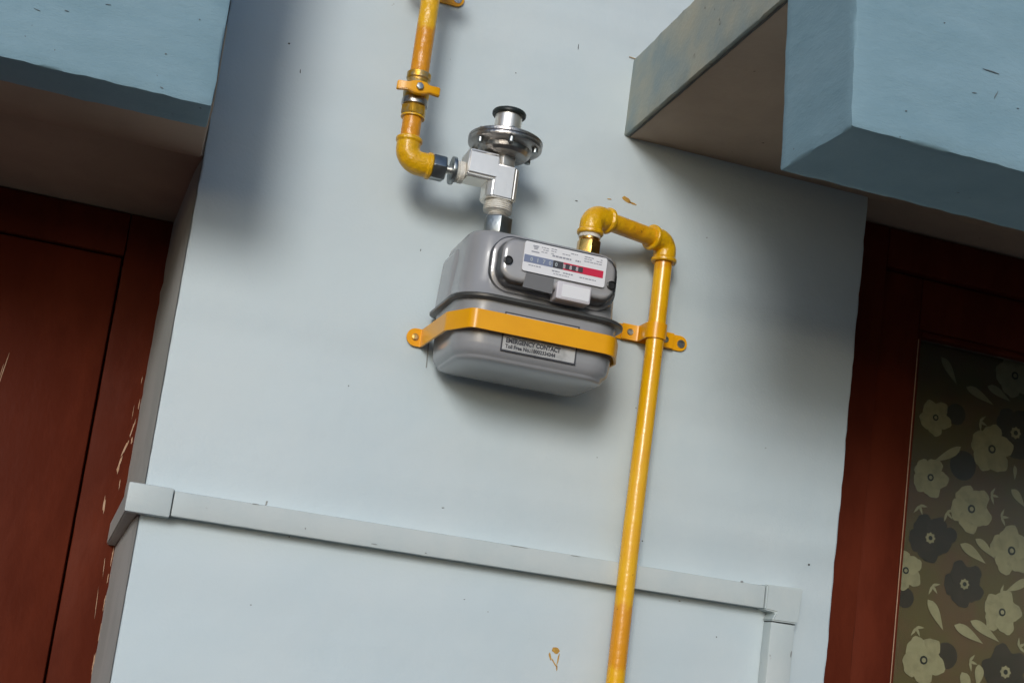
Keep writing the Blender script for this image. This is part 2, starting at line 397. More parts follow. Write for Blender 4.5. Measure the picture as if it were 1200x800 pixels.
for x, z, a, c, r in ((.110, 2.165, .0017, .0012, 0), (.128, 2.135, .0007, .0035, .1), (.060, 2.262, .003, .0008, -.5), (.46, 2.254, .0006, .0055, .05), (.385, 2.2, .001, .001, 0),
                      (.37, 1.66, .0022, .0007, .2), (.62, 1.66, .0012, .001, 0), (.845, 1.665, .002, .0016, .3), (.30, 1.955, .0006, .002, 0), (.20, 1.60, .001, .001, 0),
                      (.17, 1.52, .0014, .0005, 0), (.41, 1.56, .0013, .0005, .2), (.44, 1.55, .0009, .0005, 0), (.66, 2.05, .0008, .0008, 0), (.77, 1.80, .001, .0007, 0),
                      (.73, 1.56, .0011, .0009, 0), (.55, 1.75, .0009, .0006, 0), (.24, 1.78, .0008, .0009, 0), (.483, 2.058, .0022, .0008, .1)):
    blob(bm, x, z, a * .75, c * .75, r, -.0001, x * 40, 9, .0003)
o = obj('chip', bm, M['chip'], pier_o, False); o['kind'] = 'stuff'
bm = bmesh.new(); sweep(bm, [(.541 + t * .0045, -.0015, 2.2585 + .0006 * math.sin(t)) for t in range(-3, 5)], .0005, 5)
obj('plaster_burr', bm, M['splash'], pier_o, False)

# small chips and scratches on the two blue beams
def chips(par, y, items, seed):
    b1 = bmesh.new()
    for k, (x, z, a, c, r) in enumerate(items): blob(b1, x, z, a * .8, c * .7, r, y, seed + k, 10, .0004, .7)
    obj('chip', b1, M['beam_chip'], par, False)['kind'] = 'stuff'
chips(SR, -.5335, ((.669, 2.058, .0110, .0006, -.05), (.677, 2.038, .0005, .006, -.4), (.745, 2.100, .0016, .0010, 0), (.735, 2.150, .0020, .0009, 0), (.655, 2.034, .0030, .0005, .1),
      (.700, 2.031, .0016, .0005, 0), (.59, 2.001, .0012, .0008, 0), (.62, 2.09, .0010, .0006, 0), (.765, 2.075, .0014, .0005, .2), (.72, 2.124, .0010, .0006, .3)), 20)
chips(SL, -.2355, ((-.080, 2.052, .0030, .0005, .1), (-.020, 2.018, .0012, .0009, 0), (-.115, 2.036, .0022, .0005, -.1), (-.018, 1.9840, .0026, .0006, -.25),
      (-.14, 2.03, .0035, .0005, -.2), (.005, 2.06, .0010, .0007, 0)), 50)
# left door: frame post with the leaf beside it, set deep in the doorway
dl = obj('door_frame', rough(B(-.0335, .0385, .285, .350, 0, 2.0085), ([], [], rng(1.3, 2.0, .02)), .0012, 40, .003), M['red'], house, True, 'red door frame of the left doorway with flaking paint')
obj('head', rough(B(-.86, -.0340, .285, .350, 1.950, 2.008), ([], [], []), .0006, 40, .003), M['red'], dl, True)
dleaf = obj('door_leaf', B(-.80, -.0352, .2955, .330, .02, 1.949, bev=.003), M['red'], house, True, 'red painted leaf of the left door')
obj('stile', B(-.240, -.0364, .291, .2956, .021, 1.948, bev=.002), M['red'], dleaf)
obj('rail', B(-.66, -.2405, .2912, .2956, 1.79, 1.948, bev=.002), M['red'], dleaf)
obj('panel', B(-.64, -.255, .2875, .2956, 1.10, 1.77, bev=.006), M['red'], dleaf)
DS = (1.469 + .285) / (1.469 + .190)
bm = bmesh.new()
for k, (x, z, a, c, r) in enumerate(((.0185, 1.745, .0008, .006, 0), (.0160, 1.715, .0011, .012, -.15), (.0115, 1.690, .0014, .011, -.25), (.0175, 1.700, .0012, .004, 0),
                      (.0080, 1.668, .0016, .010, -.1), (.0125, 1.645, .0007, .006, 0), (-.001, 1.617, .0016, .010, 0), (.0190, 1.557, .0009, .010, .02), (.0185, 1.530, .0007, .006, 0),
                      (.0115, 1.545, .0004, .014, .05), (.0105, 1.50, .0004, .018, .05), (.0195, 1.50, .0008, .008, 0), (.0205, 1.465, .0006, .012, 0), (.0195, 1.43, .0009, .014, 0),
                      (.0165, 1.775, .0005, .005, 0), (.0130, 1.733, .0004, .010, 0))):
    blob(bm, x * DS - .001, 1.5 + (z - 1.5) * DS, a * .8, c, r, .2852, k, 12, .0005, .9)
obj('bare_patch', bm, M['peel'], dl, False, 'flaked strips showing bare wood')['kind'] = 'stuff'
bm = bmesh.new(); blob(bm, -.1570, 1.762, .0004, .022, -.1, .291, 2, 10, .0003, .3); blob(bm, -.1540, 1.772, .0005, .025, -.12, .291, 3, 10, .0003, .3)
obj('scratch', bm, M['peel'], dleaf, False)

# right door: frame, stile, rail, glazing bead, glass
dr = obj('door_frame', rough(B(.8835, .968, .080, .150, 0, 2.156), ([], [], rng(1.3, 2.15, .02)), .0010, 40, .003), M['red'], house, True, 'dark red frame of the right doorway')
obj('head', rough(B(.9685, 1.89, .080, .150, 2.100, 2.156), ([], [], []), .0006), M['red'], dr)
rl = obj('door_leaf', B(.9695, 1.0335, .090, .128, .02, 2.098, bev=.003), M['red'], house, True, 'red glazed leaf of the right door')
obj('rail', B(1.0338, 1.80, .0905, .128, 2.025, 2.098, bev=.003), M['red'], rl)
obj('rail', B(1.0338, 1.80, .0905, .128, .02, .35, bev=.003), M['red'], rl)
obj('stile', B(1.8002, 1.885, .090, .128, .02, 2.098, bev=.003), M['red'], rl)
obj('glazing_bead', B(1.0338, 1.0420, .0955, .118, .351, 2.0245, bev=.002), M['red'], rl)
obj('glazing_bead', B(1.0424, 1.7998, .0955, .118, 2.0165, 2.0245, bev=.002), M['red'], rl)
obj('paint_edge', B(1.0329, 1.0339, .0893, .0902, .9, 2.01), M['peel'], rl, False, 'worn pale edge of the stile')
obj('glass_pane', B(1.0425, 1.7995, .108, .112, .3515, 2.016), M['glass'], rl, False)

# ------------------------------------------------------------------ curtain behind the glass
CY = .150
cur = thing('curtain', 'olive curtain printed with pale and dark flowers behind the right door glass', 'curtain', (1.4, CY, .3))
bm = bmesh.new(); nx, nz = 60, 60
vs = [[bm.verts.new((1.0 + .86 * i / nx, CY + .004, .25 + 1.79 * j / nz)) for j in range(nz + 1)] for i in range(nx + 1)]
for i in range(nx):
    for j in range(nz): bm.faces.new((vs[i][j], vs[i + 1][j], vs[i + 1][j + 1], vs[i][j + 1]))
bmesh.ops.recalc_face_normals(bm, faces=bm.faces[:])
obj('cloth', bm, M['curtain'], cur)
prints = {k: bmesh.new() for k in ('petal', 'petal2', 'dark', 'ring', 'hole')}
def flower(x, z, r, kind, rot, y, seed, five=5):
    for k in range(five):
        bm = prints['petal2' if (kind == 'petal' and k % 2) else kind]
        a = rot + 2 * math.pi * k / five
        rr = r * (.62 + .05 * noise.noise(Vector((seed, k, 0)))); cx, cz = x + math.cos(a) * r * .5, z + math.sin(a) * r * .5
        o = []
        for q in range(22):
            t = 2 * math.pi * q / 22; wv = 1 + .10 * math.cos(3 * t + seed + k) + .05 * math.cos(7 * t + k)
            u, v = math.cos(t) * r * .50 * wv, math.sin(t) * r * .47 * wv
            o.append((cx + u * math.cos(a) - v * math.sin(a), cz + u * math.sin(a) + v * math.cos(a)))
        flat(bm, o, y - .00012 * k, .0003)
def ring(x, z, r, y, kind, spikes=False):
    bm = prints[kind]; o = []
    for q in range(24):
        t = 2 * math.pi * q / 24; k = 1.25 if (spikes and q % 3 == 0) else 1.
        o.append((x + math.cos(t) * r * k, z + math.sin(t) * r * k))
    flat(bm, o, y, .0002)
def leaf(x0, z0, x1, z1, w_, kind, y):
    bm = prints[kind]; d = Vector((x1 - x0, z1 - z0)); n_ = Vector((-d.y, d.x)).normalized(); o = []
    for q in range(9):
        t = q / 8; p = Vector((x0, z0)) + d * t + n_ * w_ * math.sin(math.pi * t ** .7) * (1 - .25 * t); o.append((p.x, p.y))
    for q in range(7, 0, -1):
        t = q / 8; p = Vector((x0, z0)) + d * t - n_ * w_ * .6 * math.sin(math.pi * t ** .7) * (1 - .25 * t); o.append((p.x, p.y))
    flat(bm, o, y, .0002)
PAT = dict(
 pale=[(1.1125, 1.9213, 0.0273), (1.2402, 2.0075, 0.0345), (1.2099, 1.892, 0.0374), (1.1119, 1.8339, 0.0302), (1.1831, 1.7998, 0.0359), (1.255, 1.7503, 0.0374), (1.2464, 1.6604, 0.0331), (1.1241, 1.5766, 0.0359), (1.0841, 1.6965, 0.0287)
 ], dark=[(1.2484, 1.9229, 0.0402), (1.1196, 1.748, 0.0359), (1.181, 1.6913, 0.0345), (1.2589, 1.5771, 0.0402)
 ], blot=[(1.1472, 1.9327, 0.0158), (1.165, 1.8603, 0.0216), (1.1606, 1.5873, 0.0187), (1.0876, 1.6586, 0.0144), (1.1526, 1.7567, 0.0115)
 ], leaf=[(1.1144, 2.0116, 1.1434, 1.9763, 0.0086), (1.1593, 1.9755, 1.2074, 1.9576, 0.0086), (1.195, 1.9835, 1.236, 1.968, 0.0086), (1.1584, 1.8868, 1.114, 1.8566, 0.0086), (1.1233, 1.6613, 1.1519, 1.622, 0.0101), (1.1691, 1.747, 1.2137, 1.7255, 0.0101), (1.1938, 1.7582, 1.2287, 1.7351, 0.0086), (1.1693, 1.6316, 1.219, 1.6117, 0.0101), (1.1952, 1.6412, 1.2455, 1.6177, 0.0101), (1.2855, 1.7139, 1.2497, 1.6902, 0.0086), (1.2478, 1.8391, 1.273, 1.8168, 0.0086), (1.1874, 1.5681, 1.2014, 1.5365, 0.0115), (1.2144, 1.5823, 1.2143, 1.55, 0.0101), (1.2508, 1.875, 1.2525, 1.8538, 0.0043)
 ], sprig=[(1.1285, 1.6813), (1.2428, 1.6868), (1.2141, 1.8248), (1.1078, 1.6196), (1.1987, 1.5839), (1.2339, 1.7955), (1.1865, 1.9284), (1.1428, 1.7884), (1.2788, 1.6148), (1.0975, 1.7909)
 ])
def motif(dx, dz, lim):
    ok = lambda x, z: 1.012 < x + dx < 1.85 and .27 < z + dz < 2.03 and lim(x + dx, z + dz)
    i = 0
    for x, z, r in PAT['blot']:
        if ok(x, z): ring(x + dx, z + dz, r, CY + .0035, 'dark')
    for x, z, r in PAT['dark']:
        if ok(x, z):
            i += 1; flower(x + dx, z + dz, r * .98, 'dark', i * 1.1, CY + .0032, i)
            ring(x + dx, z + dz, r * .19, CY + .0018, 'petal', True); ring(x + dx, z + dz, r * .09, CY + .0014, 'hole')
    for x, z, r in PAT['pale']:
        if ok(x, z):
            i += 1; flower(x + dx, z + dz, r * .98, 'petal', i * .9 + .3, CY + .0026, i)
            ring(x + dx, z + dz, r * .17, CY + .0014, 'hole'); ring(x + dx, z + dz, r * .09, CY + .0011, 'petal')
    for x0, z0, x1, z1, w_ in PAT['leaf']:
        if ok(x0, z0) and ok(x1, z1): leaf(x0 + dx, z0 + dz, x1 + dx, z1 + dz, w_, 'petal2', CY + .0022)
    for x, z in PAT['sprig']:
        if ok(x, z):
            for a in (.5, 1.6, 2.7): leaf(x + dx, z + dz, x + dx + .014 * math.cos(a + x * 9), z + dz + .014 * math.sin(a + x * 9), .0028, 'petal2', CY + .0020)
motif(0, 0, lambda x, z: True)
for ix in range(0, 5):
    for iz in range(-6, 1):
        if (ix, iz) != (0, 0): motif(ix * .205 - .0, iz * .262 + (ix % 2) * .11, (lambda x, z, ix=ix, iz=iz: (x > 1.335 or z < 1.48)))
obj('flower_print', prints['petal'], M['petal'], cur, False, 'pale five-petalled printed flowers')['kind'] = 'stuff'
obj('leaf_print', prints['petal2'], M['petal2'], cur, False, 'pale printed leaves')['kind'] = 'stuff'
obj('dark_flower_print', prints['dark'], M['dark'], cur, False, 'dark brown printed flowers')['kind'] = 'stuff'
obj('centre_print', prints['hole'], M['hole'], cur, False, 'dark rings at the flower centres')['kind'] = 'stuff'
prints['ring'].free()

# ------------------------------------------------------------------ cable trunking
tr = thing('cable_trunking', 'painted square cable trunking running across the wall and round its left corner', 'trunking', (.42, 0, 1.61))
T0, T1 = 1.6005, 1.6290
def trunk(bm, cuts=([], [], []), seed=0): return rough(bm, cuts, .0003, 40, .0022, seed=seed)
obj('cover', trunk(B(.068, .7775, -.0215, -.0105, T0 + .0005, T1 - .0005), (rng(.07, .77, .02), [], [])), M['trunk'], tr, True, 'lid of the long level run', 50)
obj('base', B(.069, .7765, -.0102, -.0004, T0 + .0045, T1 - .0015), M['trunk'], tr, False, 'base made narrow behind the lid for a dark shadow gap')  # base shaped narrower so a shadow line forms under the lid
bm = bmesh.new()
box(bm, .0195, .0670, -.0235, -.0006, T0 - .0015, T1 + .0015)
obj('corner_fitting', trunk(bm, seed=2), M['trunk'], tr, True, 'corner piece at the left end', 50)
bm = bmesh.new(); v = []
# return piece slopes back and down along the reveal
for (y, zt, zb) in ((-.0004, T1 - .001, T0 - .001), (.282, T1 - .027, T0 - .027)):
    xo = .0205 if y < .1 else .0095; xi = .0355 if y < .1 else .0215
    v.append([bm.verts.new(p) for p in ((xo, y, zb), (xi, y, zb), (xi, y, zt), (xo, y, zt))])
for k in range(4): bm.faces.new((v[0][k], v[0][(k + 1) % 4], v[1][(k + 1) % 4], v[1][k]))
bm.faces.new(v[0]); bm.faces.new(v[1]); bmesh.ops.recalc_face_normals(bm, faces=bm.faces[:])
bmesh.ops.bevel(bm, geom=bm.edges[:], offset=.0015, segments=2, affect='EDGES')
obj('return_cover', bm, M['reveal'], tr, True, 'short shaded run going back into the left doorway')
bm = bmesh.new()   # square elbow at the right end
o = [(.7785, 1.6000), (.7935, 1.5985), (.7885, 1.5880), (.8240, 1.5885), (.8270, 1.6318), (.7785, 1.6305)]
flat(bm, o, -.0006, .0235); bmesh.ops.bevel(bm, geom=[e for e in bm.edges if e.is_manifold], offset=.0016, segments=2, affect='EDGES')
obj('elbow_fitting', bm, M['trunk'], tr, True, 'square elbow where the trunking turns down', 50)
obj('upright_cover', trunk(B(.7900, .8228, -.0205, -.0006, .02, 1.5868), ([], [], rng(1.36, 1.57, .02)), 4), M['trunk'], tr, True, 'run of trunking dropping from the right elbow', 50)
obj('joint', B(.0672, .0679, -.0212, -.001, T0 + .001, T1), M['joint'], tr, False)
obj('joint', B(.7905, .8225, -.0202, -.001, 1.5870, 1.5879), M['joint'], tr, False)
bm = bmesh.new()
for x, z, a, c in ((.155, 1.6280, .004, .0005), (.292, 1.605, .0035, .0006), (.352, 1.604, .0012, .0007), (.53, 1.6275, .006, .0003), (.745, 1.6290, .002, .0012), (.82, 1.552, .0008, .004), (.8215, 1.50, .0008, .002), (.46, 1.6278, .01, .0003)):
    blob(bm, x, z, a, c, 0, -.0217, x * 30, 9, .0003)
o = obj('scuff', bm, M['mark'], tr, False); o['kind'] = 'stuff'

# ------------------------------------------------------------------ inlet gas pipe with valve
PX, PY = .2535, -.075
gp = thing('gas_pipe', 'upper yellow gas pipe with a lever valve and elbow feeding the regulator', 'gas pipe', (PX, 0, 2.1))
def pipe_profile(r, a, b): return [(r * .96, a), (r, a + .0006), (r, b - .0006), (r * .96, b)]
bm = bmesh.new(); sweep(bm, [(PX, PY, 2.133 + k * .02) for k in range(64)], .0108, 28)
obj('pipe', bm, M['yellow_up'], gp)
obj('elbow', elbow((PX, PY, 2.0560), (PX, PY, 2.0300), (PX + .0285, PY, 2.0300), .0136, .0152, .015), M['elbow'], gp)
obj('nipple', L((PX, PY, 2.0562), (0, 0, 1), pipe_profile(.0109, 0, .0250)), M['yellow_up'], gp, True, 'short orange pipe below the valve')
obj('hex_socket', hexnut((PX, PY, 2.0815), (0, 0, 1), .0150, .0130, .2), M['dirty'], gp, True, 'tarnished hexagonal valve end', 25)
obj('bead', L((PX, PY, 2.0800), (0, 0, 1), [(.0100, 0), (.0136, .0004), (.0136, .0022), (.0100, .0024)]), M['elbow'], gp)
val = obj('valve', L((PX, PY, 2.0948), (0, 0, 1), [(.0100, 0), (.0118, .001), (.0110, .004), (.0142, .007), (.0150, .014), (.0146, .022), (.0128, .027), (.0126, .0305), (.0138, .032), (.0138, .0385), (.0112, .040)]), M['dirty'], gp, True, 'brass valve body smeared with yellow paint')
obj('valve_collar', L((PX, PY, 2.0940), (0, 0, 1), [(.012, 0), (.0148, .0010), (.0152, .0040), (.0150, .0075), (.0135, .0090)]), M['cast'], val, True, 'dull silver collar below the handle')
bm = L((PX - .002, PY - .008, 2.1080), (0, -1, 0), [(.0075, 0), (.0065, .010), (.0048, .0105), (.0048, .013)], 20)
obj('valve_stem', bm, M['dirty'], val)
bm = bmesh.new(); sec = []
for x, h, y in ((-.0245, .0056, .0030), (-.0225, .0060, .0018), (-.0125, .0052, .0), (-.0065, .0080, -.001), (0, .0092, -.001), (.0065, .0080, -.001), (.0125, .0052, .0), (.0225, .0060, .0018), (.0245, .0056, .0030)):
    yy = PY - .0225 + y; tz = 2.1080 + x * .05
    sec.append([bm.verts.new((PX - .002 + x, yy + .0025, tz - h)), bm.verts.new((PX - .002 + x, yy - .0020, tz - h * .8)), bm.verts.new((PX - .002 + x, yy - .0020, tz + h * .8)), bm.verts.new((PX - .002 + x, yy + .0025, tz + h))])
for a, b in zip(sec, sec[1:]):
    for k in range(4): bm.faces.new((a[k], a[(k + 1) % 4], b[(k + 1) % 4], b[k]))
bm.faces.new(sec[0]); bm.faces.new(sec[-1]); bmesh.ops.recalc_face_normals(bm, faces=bm.faces[:])
bmesh.ops.bevel(bm, geom=bm.edges[:], offset=.0007, segments=2, affect='EDGES')
obj('valve_handle', bm, M['strap'], val, True, 'yellow butterfly handle', 40)
obj('handle_nut', hexnut((PX - .002, PY - .0255, 2.1080), (0, -1, 0), .0044, .0034, .3, .0006), M['steel'], val, True, None, 25)

# ------------------------------------------------------------------ wall clamps that hold the pipes
def clamp(x, z, py, label, hole_only=False):
    t = thing('pipe_clamp', label, 'pipe clamp', (x, 0, z), 'yellow wall clamps holding the gas pipes')
    pr = .0112; half = .0095
    bm = bmesh.new()    # base strip on the wall with round ends
    o = [(x - .040, z - half), (x + .045, z - half)]
    for k in range(9):
        a = R(-90 + 180 * k / 8); o.append((x + .045 + math.cos(a) * half, z - .0 + math.sin(a) * half))
    o.append((x - .040, z + half))
    flat(bm, o, -.0006, .0026)
    obj('base_strip', bm, M['strap'], t, False)
    r0 = [(x - .0345, -.0125 + .0), (x - .0150, -.0125)]
    pts = [(x - .036, py + .0165), (x - .0165, py + .0165)]
    for k in range(13):
        a = R(205 + (335 - 205) * 0)
    arc = []
    for k in range(17):
        a = R(180 + 180 * k / 16); arc.append((x + math.cos(a) * pr, py + math.sin(a) * pr))
    ye = -.0060 if py > -.05 else py + .014
    path = [(x - .0340, ye), (x - .0150, ye), (x - pr, ye - .003)] + arc + [(x + pr, ye - .003), (x + .0150, ye), (x + .0340, ye)]
    obj('saddle', band(path, z - half, z + half, .0022), M['strap'], t, True, None, 40)
    for sx in (-1, 1):
        s = obj('screw', L((x + sx * .0235, ye - .0012, z), (0, -1, 0), [(.0042, 0), (.0042, .0012), (.0034, .0022), (.0012, .0024), (.0010, .0016), (0, .0016)], 18), M['steel'], t, False)
        if ye < -.03: obj('standoff', L((x + sx * .0235, -.001, z), (0, -1, 0), [(.004, 0), (.004, -ye)], 14), M['strap'], t)
    obj('fixing_hole', L((x + .0462, -.0031, z - .0005), (0, -1, 0), [(.0046, 0), (.0052, .0003), (.0052, .0009), (.0034, .0010), (.0032, .0004), (0, .0004)], 18), M['cast'] if not hole_only else M['dirty'], t, True, 'rusty fixing screw in the round end')
    return t
clamp(.5935, 1.908, -.030, 'yellow clamp holding the lower gas pipe beside the meter')
clamp(PX, 2.2725, PY, 'yellow clamp at the very top of the upper pipe')

# ------------------------------------------------------------------ regulator
RX, RY = .3645, -.075
rg = thing('pressure_regulator', 'shiny metal gas regulator with round diaphragm housing and black-rimmed cap', 'gas regulator', (RX, 0, 2.03))
AZ = 2.0310
obj('inlet_nut', hexnut((.2822, RY, AZ - .001), (1, 0, 0), .0152, .0165, .12), M['steel'], rg, True, None, 25)
obj('inlet_stem', L((.2980, RY, AZ), (1, 0, 0), [(.0062, 0), (.0048, .002), (.0048, .009), (.008, .0105)]), M['chrome'], rg)
obj('washer', L((.3050, RY, AZ), (1, 0, 0), [(.009, 0), (.0158, .0006), (.0162, .0022), (.0158, .0046), (.009, .0050)]), M['steel'], rg)
obj('white_collar', L((.3100, RY, AZ), (1, 0, 0), [(.011, 0), (.0125, .0008), (.0125, .0030), (.0116, .0042), (.0125, .0054), (.0125, .0100), (.011, .0105)]), M['tape'], rg)
def chambox(bm, p0, p1, half, ch, h2=None):
    """square bar with wide chamfers along its length"""
    p0, p1 = Vector(p0), Vector(p1); x, y, z = frame(p1 - p0)
    o = []
    h = half; c = ch
    g_ = h2 or h
    for u, v in ((h, -g_ + c), (h, g_ - c), (h - c, g_), (-h + c, g_), (-h, g_ - c), (-h, -g_ + c), (-h + c, -g_), (h - c, -g_)): o.append((u, v))
    A = [bm.verts.new(p0 + x * u + y * v) for u, v in o]; Bv = [bm.verts.new(p1 + x * u + y * v) for u, v in o]
    for k in range(8): bm.faces.new((A[k], A[(k + 1) % 8], Bv[(k + 1) % 8], Bv[k]))
    bm.faces.new(A[::-1]); bm.faces.new(Bv)
bm = bmesh.new()
chambox(bm, (.3205, RY, AZ + .0095), (RX - .008, RY, AZ + .0095), .0190, .0030, .0165)
chambox(bm, (RX, RY, 2.0060), (RX, RY, 2.0450), .0183, .0060)
bmesh.ops.recalc_face_normals(bm, faces=bm.faces[:])
bmesh.ops.bevel(bm, geom=bm.edges[:], offset=.0018, segments=3, affect='EDGES')
obj('body', bm, M['chrome'], rg, True, None, 30)
obj('neck_nut', hexnut((RX + .001, RY, 2.0448), (0, 0, 1), .0150, .0160, .25), M['chrome'], rg, True, None, 25)
dm = L((RX, RY, 2.0585), (0, 0, 1), [(.014, 0), (.0215, .0006), (.0270, .0024), (.0302, .0060), (.0312, .0105), (.0350, .0118), (.0400, .0124), (.0424, .0136), (.0430, .0152), (.0430, .0176), (.0425, .0186),
                                 (.0432, .0190), (.0432, .0218), (.0420, .0230), (.0330, .0250), (.0240, .0295), (.0170, .0325), (.0155, .0335)], 56)
obj('diaphragm_housing', dm, M['cast'], rg, True, 'round domed housing', 28)
for k in range(6):
    a = R(25 + 60 * k); px, py = RX + math.cos(a) * .0370, RY + math.sin(a) * .0370
    obj('screw', L((px, py, 2.0655), (0, 0, 1), [(.0024, 0), (.0036, .0003), (.0036, .0062), (.0024, .0068)], 12), M['steel'], rg, True)
    obj('screw', L((px, py, 2.0795), (0, 0, 1), [(.0030, 0), (.0034, .0020), (.0026, .0040), (0, .0042)], 12), M['steel'], rg, True)
obj('cap', L((RX, RY, 2.0900), (0, 0, 1), [(.0165, 0), (.0168, .0012), (.0156, .0020), (.0156, .0205), (.0148, .0215)], 44), M['chrome'], rg, True)
obj('cap_rim', L((RX, RY, 2.1095), (0, 0, 1), [(.0150, 0), (.0186, .0004), (.0196, .0016), (.0197, .0042), (.0188, .0056), (.0150, .0060), (.0146, .0040), (0, .0040)], 44), M['black'], rg, True, 'black rubber rim')
prof = [(.0150, 0)]
for k in range(5): prof += [(.0166, .0006 + k * .0024), (.0156, .0018 + k * .0024)]
prof += [(.012, .0125)]
obj('outlet_fitting', L((RX + .0015, RY, 1.9945), (0, 0, 1), [(.0095, -.004), (.0100, -.0015)] + prof), M['tape'], rg, True, 'white threaded outlet')
obj('outlet_cone', L((RX + .0025, RY, 1.9880), (0, 0, 1), [(.0125, 0), (.0112, .003), (.0090, .0062), (.0090, .0085)]), M['chrome'], rg)
obj('outlet_nut', hexnut((.3690, RY, 1.9660), (0, 0, 1), .0168, .0225, .42), M['steel'], rg, True, None, 25)

# ------------------------------------------------------------------ gas meter
MX, MYc = .4185, -.0735
gm = thing('gas_meter', 'grey domestic gas meter with a clear index cover strapped to the wall', 'gas meter', (MX, 0, 1.79))
zf = 1.8785
# pressed flange between the two shells
fl = loft(MX, MYc, [(zf - .0040, .186, .128, (.034, .020), 0, 0), (zf - .0036, .198, .142, (.040, .022), 0, 0), (zf - .0024, .2025, .146, (.042, .022), 0, 0), (zf + .0002, .2030, .1465, (.042, .022), 0, 0),
                    (zf + .0014, .2010, .1450, (.041, .022), 0, 0), (zf + .0024, .186, .128, (.034, .020), 0, 0)], 12, (True, True))
obj('flange', fl, M['seam'], gm, True, 'dark pressed seam between the shells', 30)
up_r = [(zf + .0022, .186, .130, (.034, .018), -.002, .001), (zf + .0045, .183, .126, (.032, .018), -.002, .001), (zf + .020, .181, .123, (.031, .018), -.002, .002), (zf + .050, .178, .120, (.030, .018), -.001, .003),
        (zf + .0700, .1775, .119, (.030, .018), -.001, .003), (zf + .0745, .175, .1165, (.029, .018), -.001, .003), (zf + .0770, .170, .112, (.027, .016), -.001, .003), (zf + .0778, .162, .104, (.024, .014), -.001, .003)]
obj('rear_shell', loft(MX - .001, MYc + .030, [(zf + .0022, .189, .076, (.016, .012), 0, 0), (zf + .040, .186, .075, (.016, .012), 0, 0), (zf + .0600, .184, .074, (.016, .012), 0, 0),
    (zf + .0650, .181, .072, (.015, .012), 0, 0), (zf + .0672, .175, .068, (.012, .010), 0, 0)], 10), M['grey'], gm, True, 'slightly wider rear half of the upper shell', 50)
obj('upper_shell', loft(MX, MYc, up_r, 10, (True, True)), M['grey'], gm, True, None, 50)
lo_r = [(zf - .0035, .190, .130, (.036, .018), 0, 0), (zf - .008, .187, .129, (.035, .018), 0, 0), (zf - .030, .186, .128, (.034, .018), 0, 0), (zf - .050, .184, .127, (.034, .018), 0, 0),
        (zf - .0560, .1825, .1255, (.034, .018), 0, 0), (zf - .0600, .1790, .122, (.033, .018), 0, 0), (zf - .0622, .1740, .1175, (.032, .017), 0, 0),
        (zf - .0630, .1720, .1160, (.031, .017), 0, 0), (zf - .0638, .1712, .1150, (.031, .017), 0, 0), (zf - .0652, .1708, .1145, (.031, .017), 0, 0),
        (zf - .0668, .1680, .1120, (.030, .016), 0, 0), (zf - .0680, .160, .104, (.028, .015), 0, 0), (zf - .0696, .140, .085, (.022, .012), 0, 0), (zf - .0706, .09, .04, (.012, .008), 0, 0)]
obj('lower_shell', loft(MX, MYc, list(reversed(lo_r)), 10, (True, True)), M['grey'], gm, True, None, 60)
for nm, x in (('inlet_port', .3690), ('outlet_port', .4800)):
    obj(nm, L((x, -.075, 1.950), (0, 0, 1), [(.0195, 0), (.0195, .0040), (.0175, .0065), (.0150, .0080), (.0150, .0165)]), M['seam'] if nm == 'outlet_port' else M['grey'], gm)
# index: dark backing, clear moulded cover, printed plate, reading window
ax0, ax1, az0, az1 = .350, .4965, 1.8865, 1.9500
FY = -.1340
def yloft(x0, x1, z0, z1, rings, r0, n=8):
    bm = bmesh.new(); cx, cz = (x0 + x1) / 2, (z0 + z1) / 2; W_, H_ = x1 - x0, z1 - z0; RR = []
    for y, ins in rings:
        RR.append([bm.verts.new((cx + a, y, cz + c)) for a, c in rrect(W_ - 2 * ins, H_ - 2 * ins, max(.002, r0 - ins), n)])
    for a, b in zip(RR, RR[1:]):
        k = len(a)
        for i in range(k): bm.faces.new((a[i], a[(i + 1) % k], b[(i + 1) % k], b[i]))
    bm.faces.new(RR[0]); bm.faces.new(RR[-1]); bmesh.ops.recalc_face_normals(bm, faces=bm.faces[:]); return bm
cov = yloft(ax0, ax1, az0, az1, [(FY + .006, .0), (FY - .003, .0), (FY - .0045, .0005), (FY - .0052, .0042), (FY - .0060, .0050), (FY - .0180, .0062), (FY - .0215, .0075), (FY - .0232, .0098), (FY - .0238, .0130)], .0235, 10)
obj('index_housing', yloft(ax0 + .0008, ax1 - .0008, az0 + .0008, az1 - .0008, [(FY + .007, .0), (FY - .0022, .0), (FY - .0037, .0005), (FY - .0044, .0042), (FY - .0052, .0050), (FY - .0172, .0062), (FY - .0207, .0075), (FY - .0224, .0098), (FY - .0230, .0130)], .0227, 10),
    M['index_grey'], gm, True, 'grey moulding seen through the clear cover', 35)
ic = obj('index_cover', cov, M['cover'], gm, True, 'clear moulded plastic index cover', 35)
for x, z in ((.3640, 1.9160), (.4832, 1.9130)):
    obj('screw', L((x, FY - .0225, z), (0, -1, 0), [(.0052, 0), (.0050, .0022), (.0040, .0026), (.0036, .0016), (0, .0014)], 20), M['hole'], gm, True, 'dark recessed cover screw')
LY = FY - .0248
lx0, lx1, lz0, lz1 = .3795, .4745, 1.9080, 1.9412
lp = obj('index_plate', flat(bmesh.new(), rr_xz(lx0, lx1, lz0, lz1, .0025), LY, .0010), M['white'], gm, False, 'white printed meter plate')
LZ = LY - .0011
def strip(nm, x0, x1, z0, z1, m, y=LZ, lab=None): return obj(nm, flat(bmesh.new(), [(x0, z0), (x1, z0), (x1, z1), (x0, z1)], y, .00015), m, lp, False, lab)
sz0, sz1 = 1.9180, 1.9262
strip('blue_stripe', lx0 + .0008, .4130, sz0, sz1, M['bluegrey'])
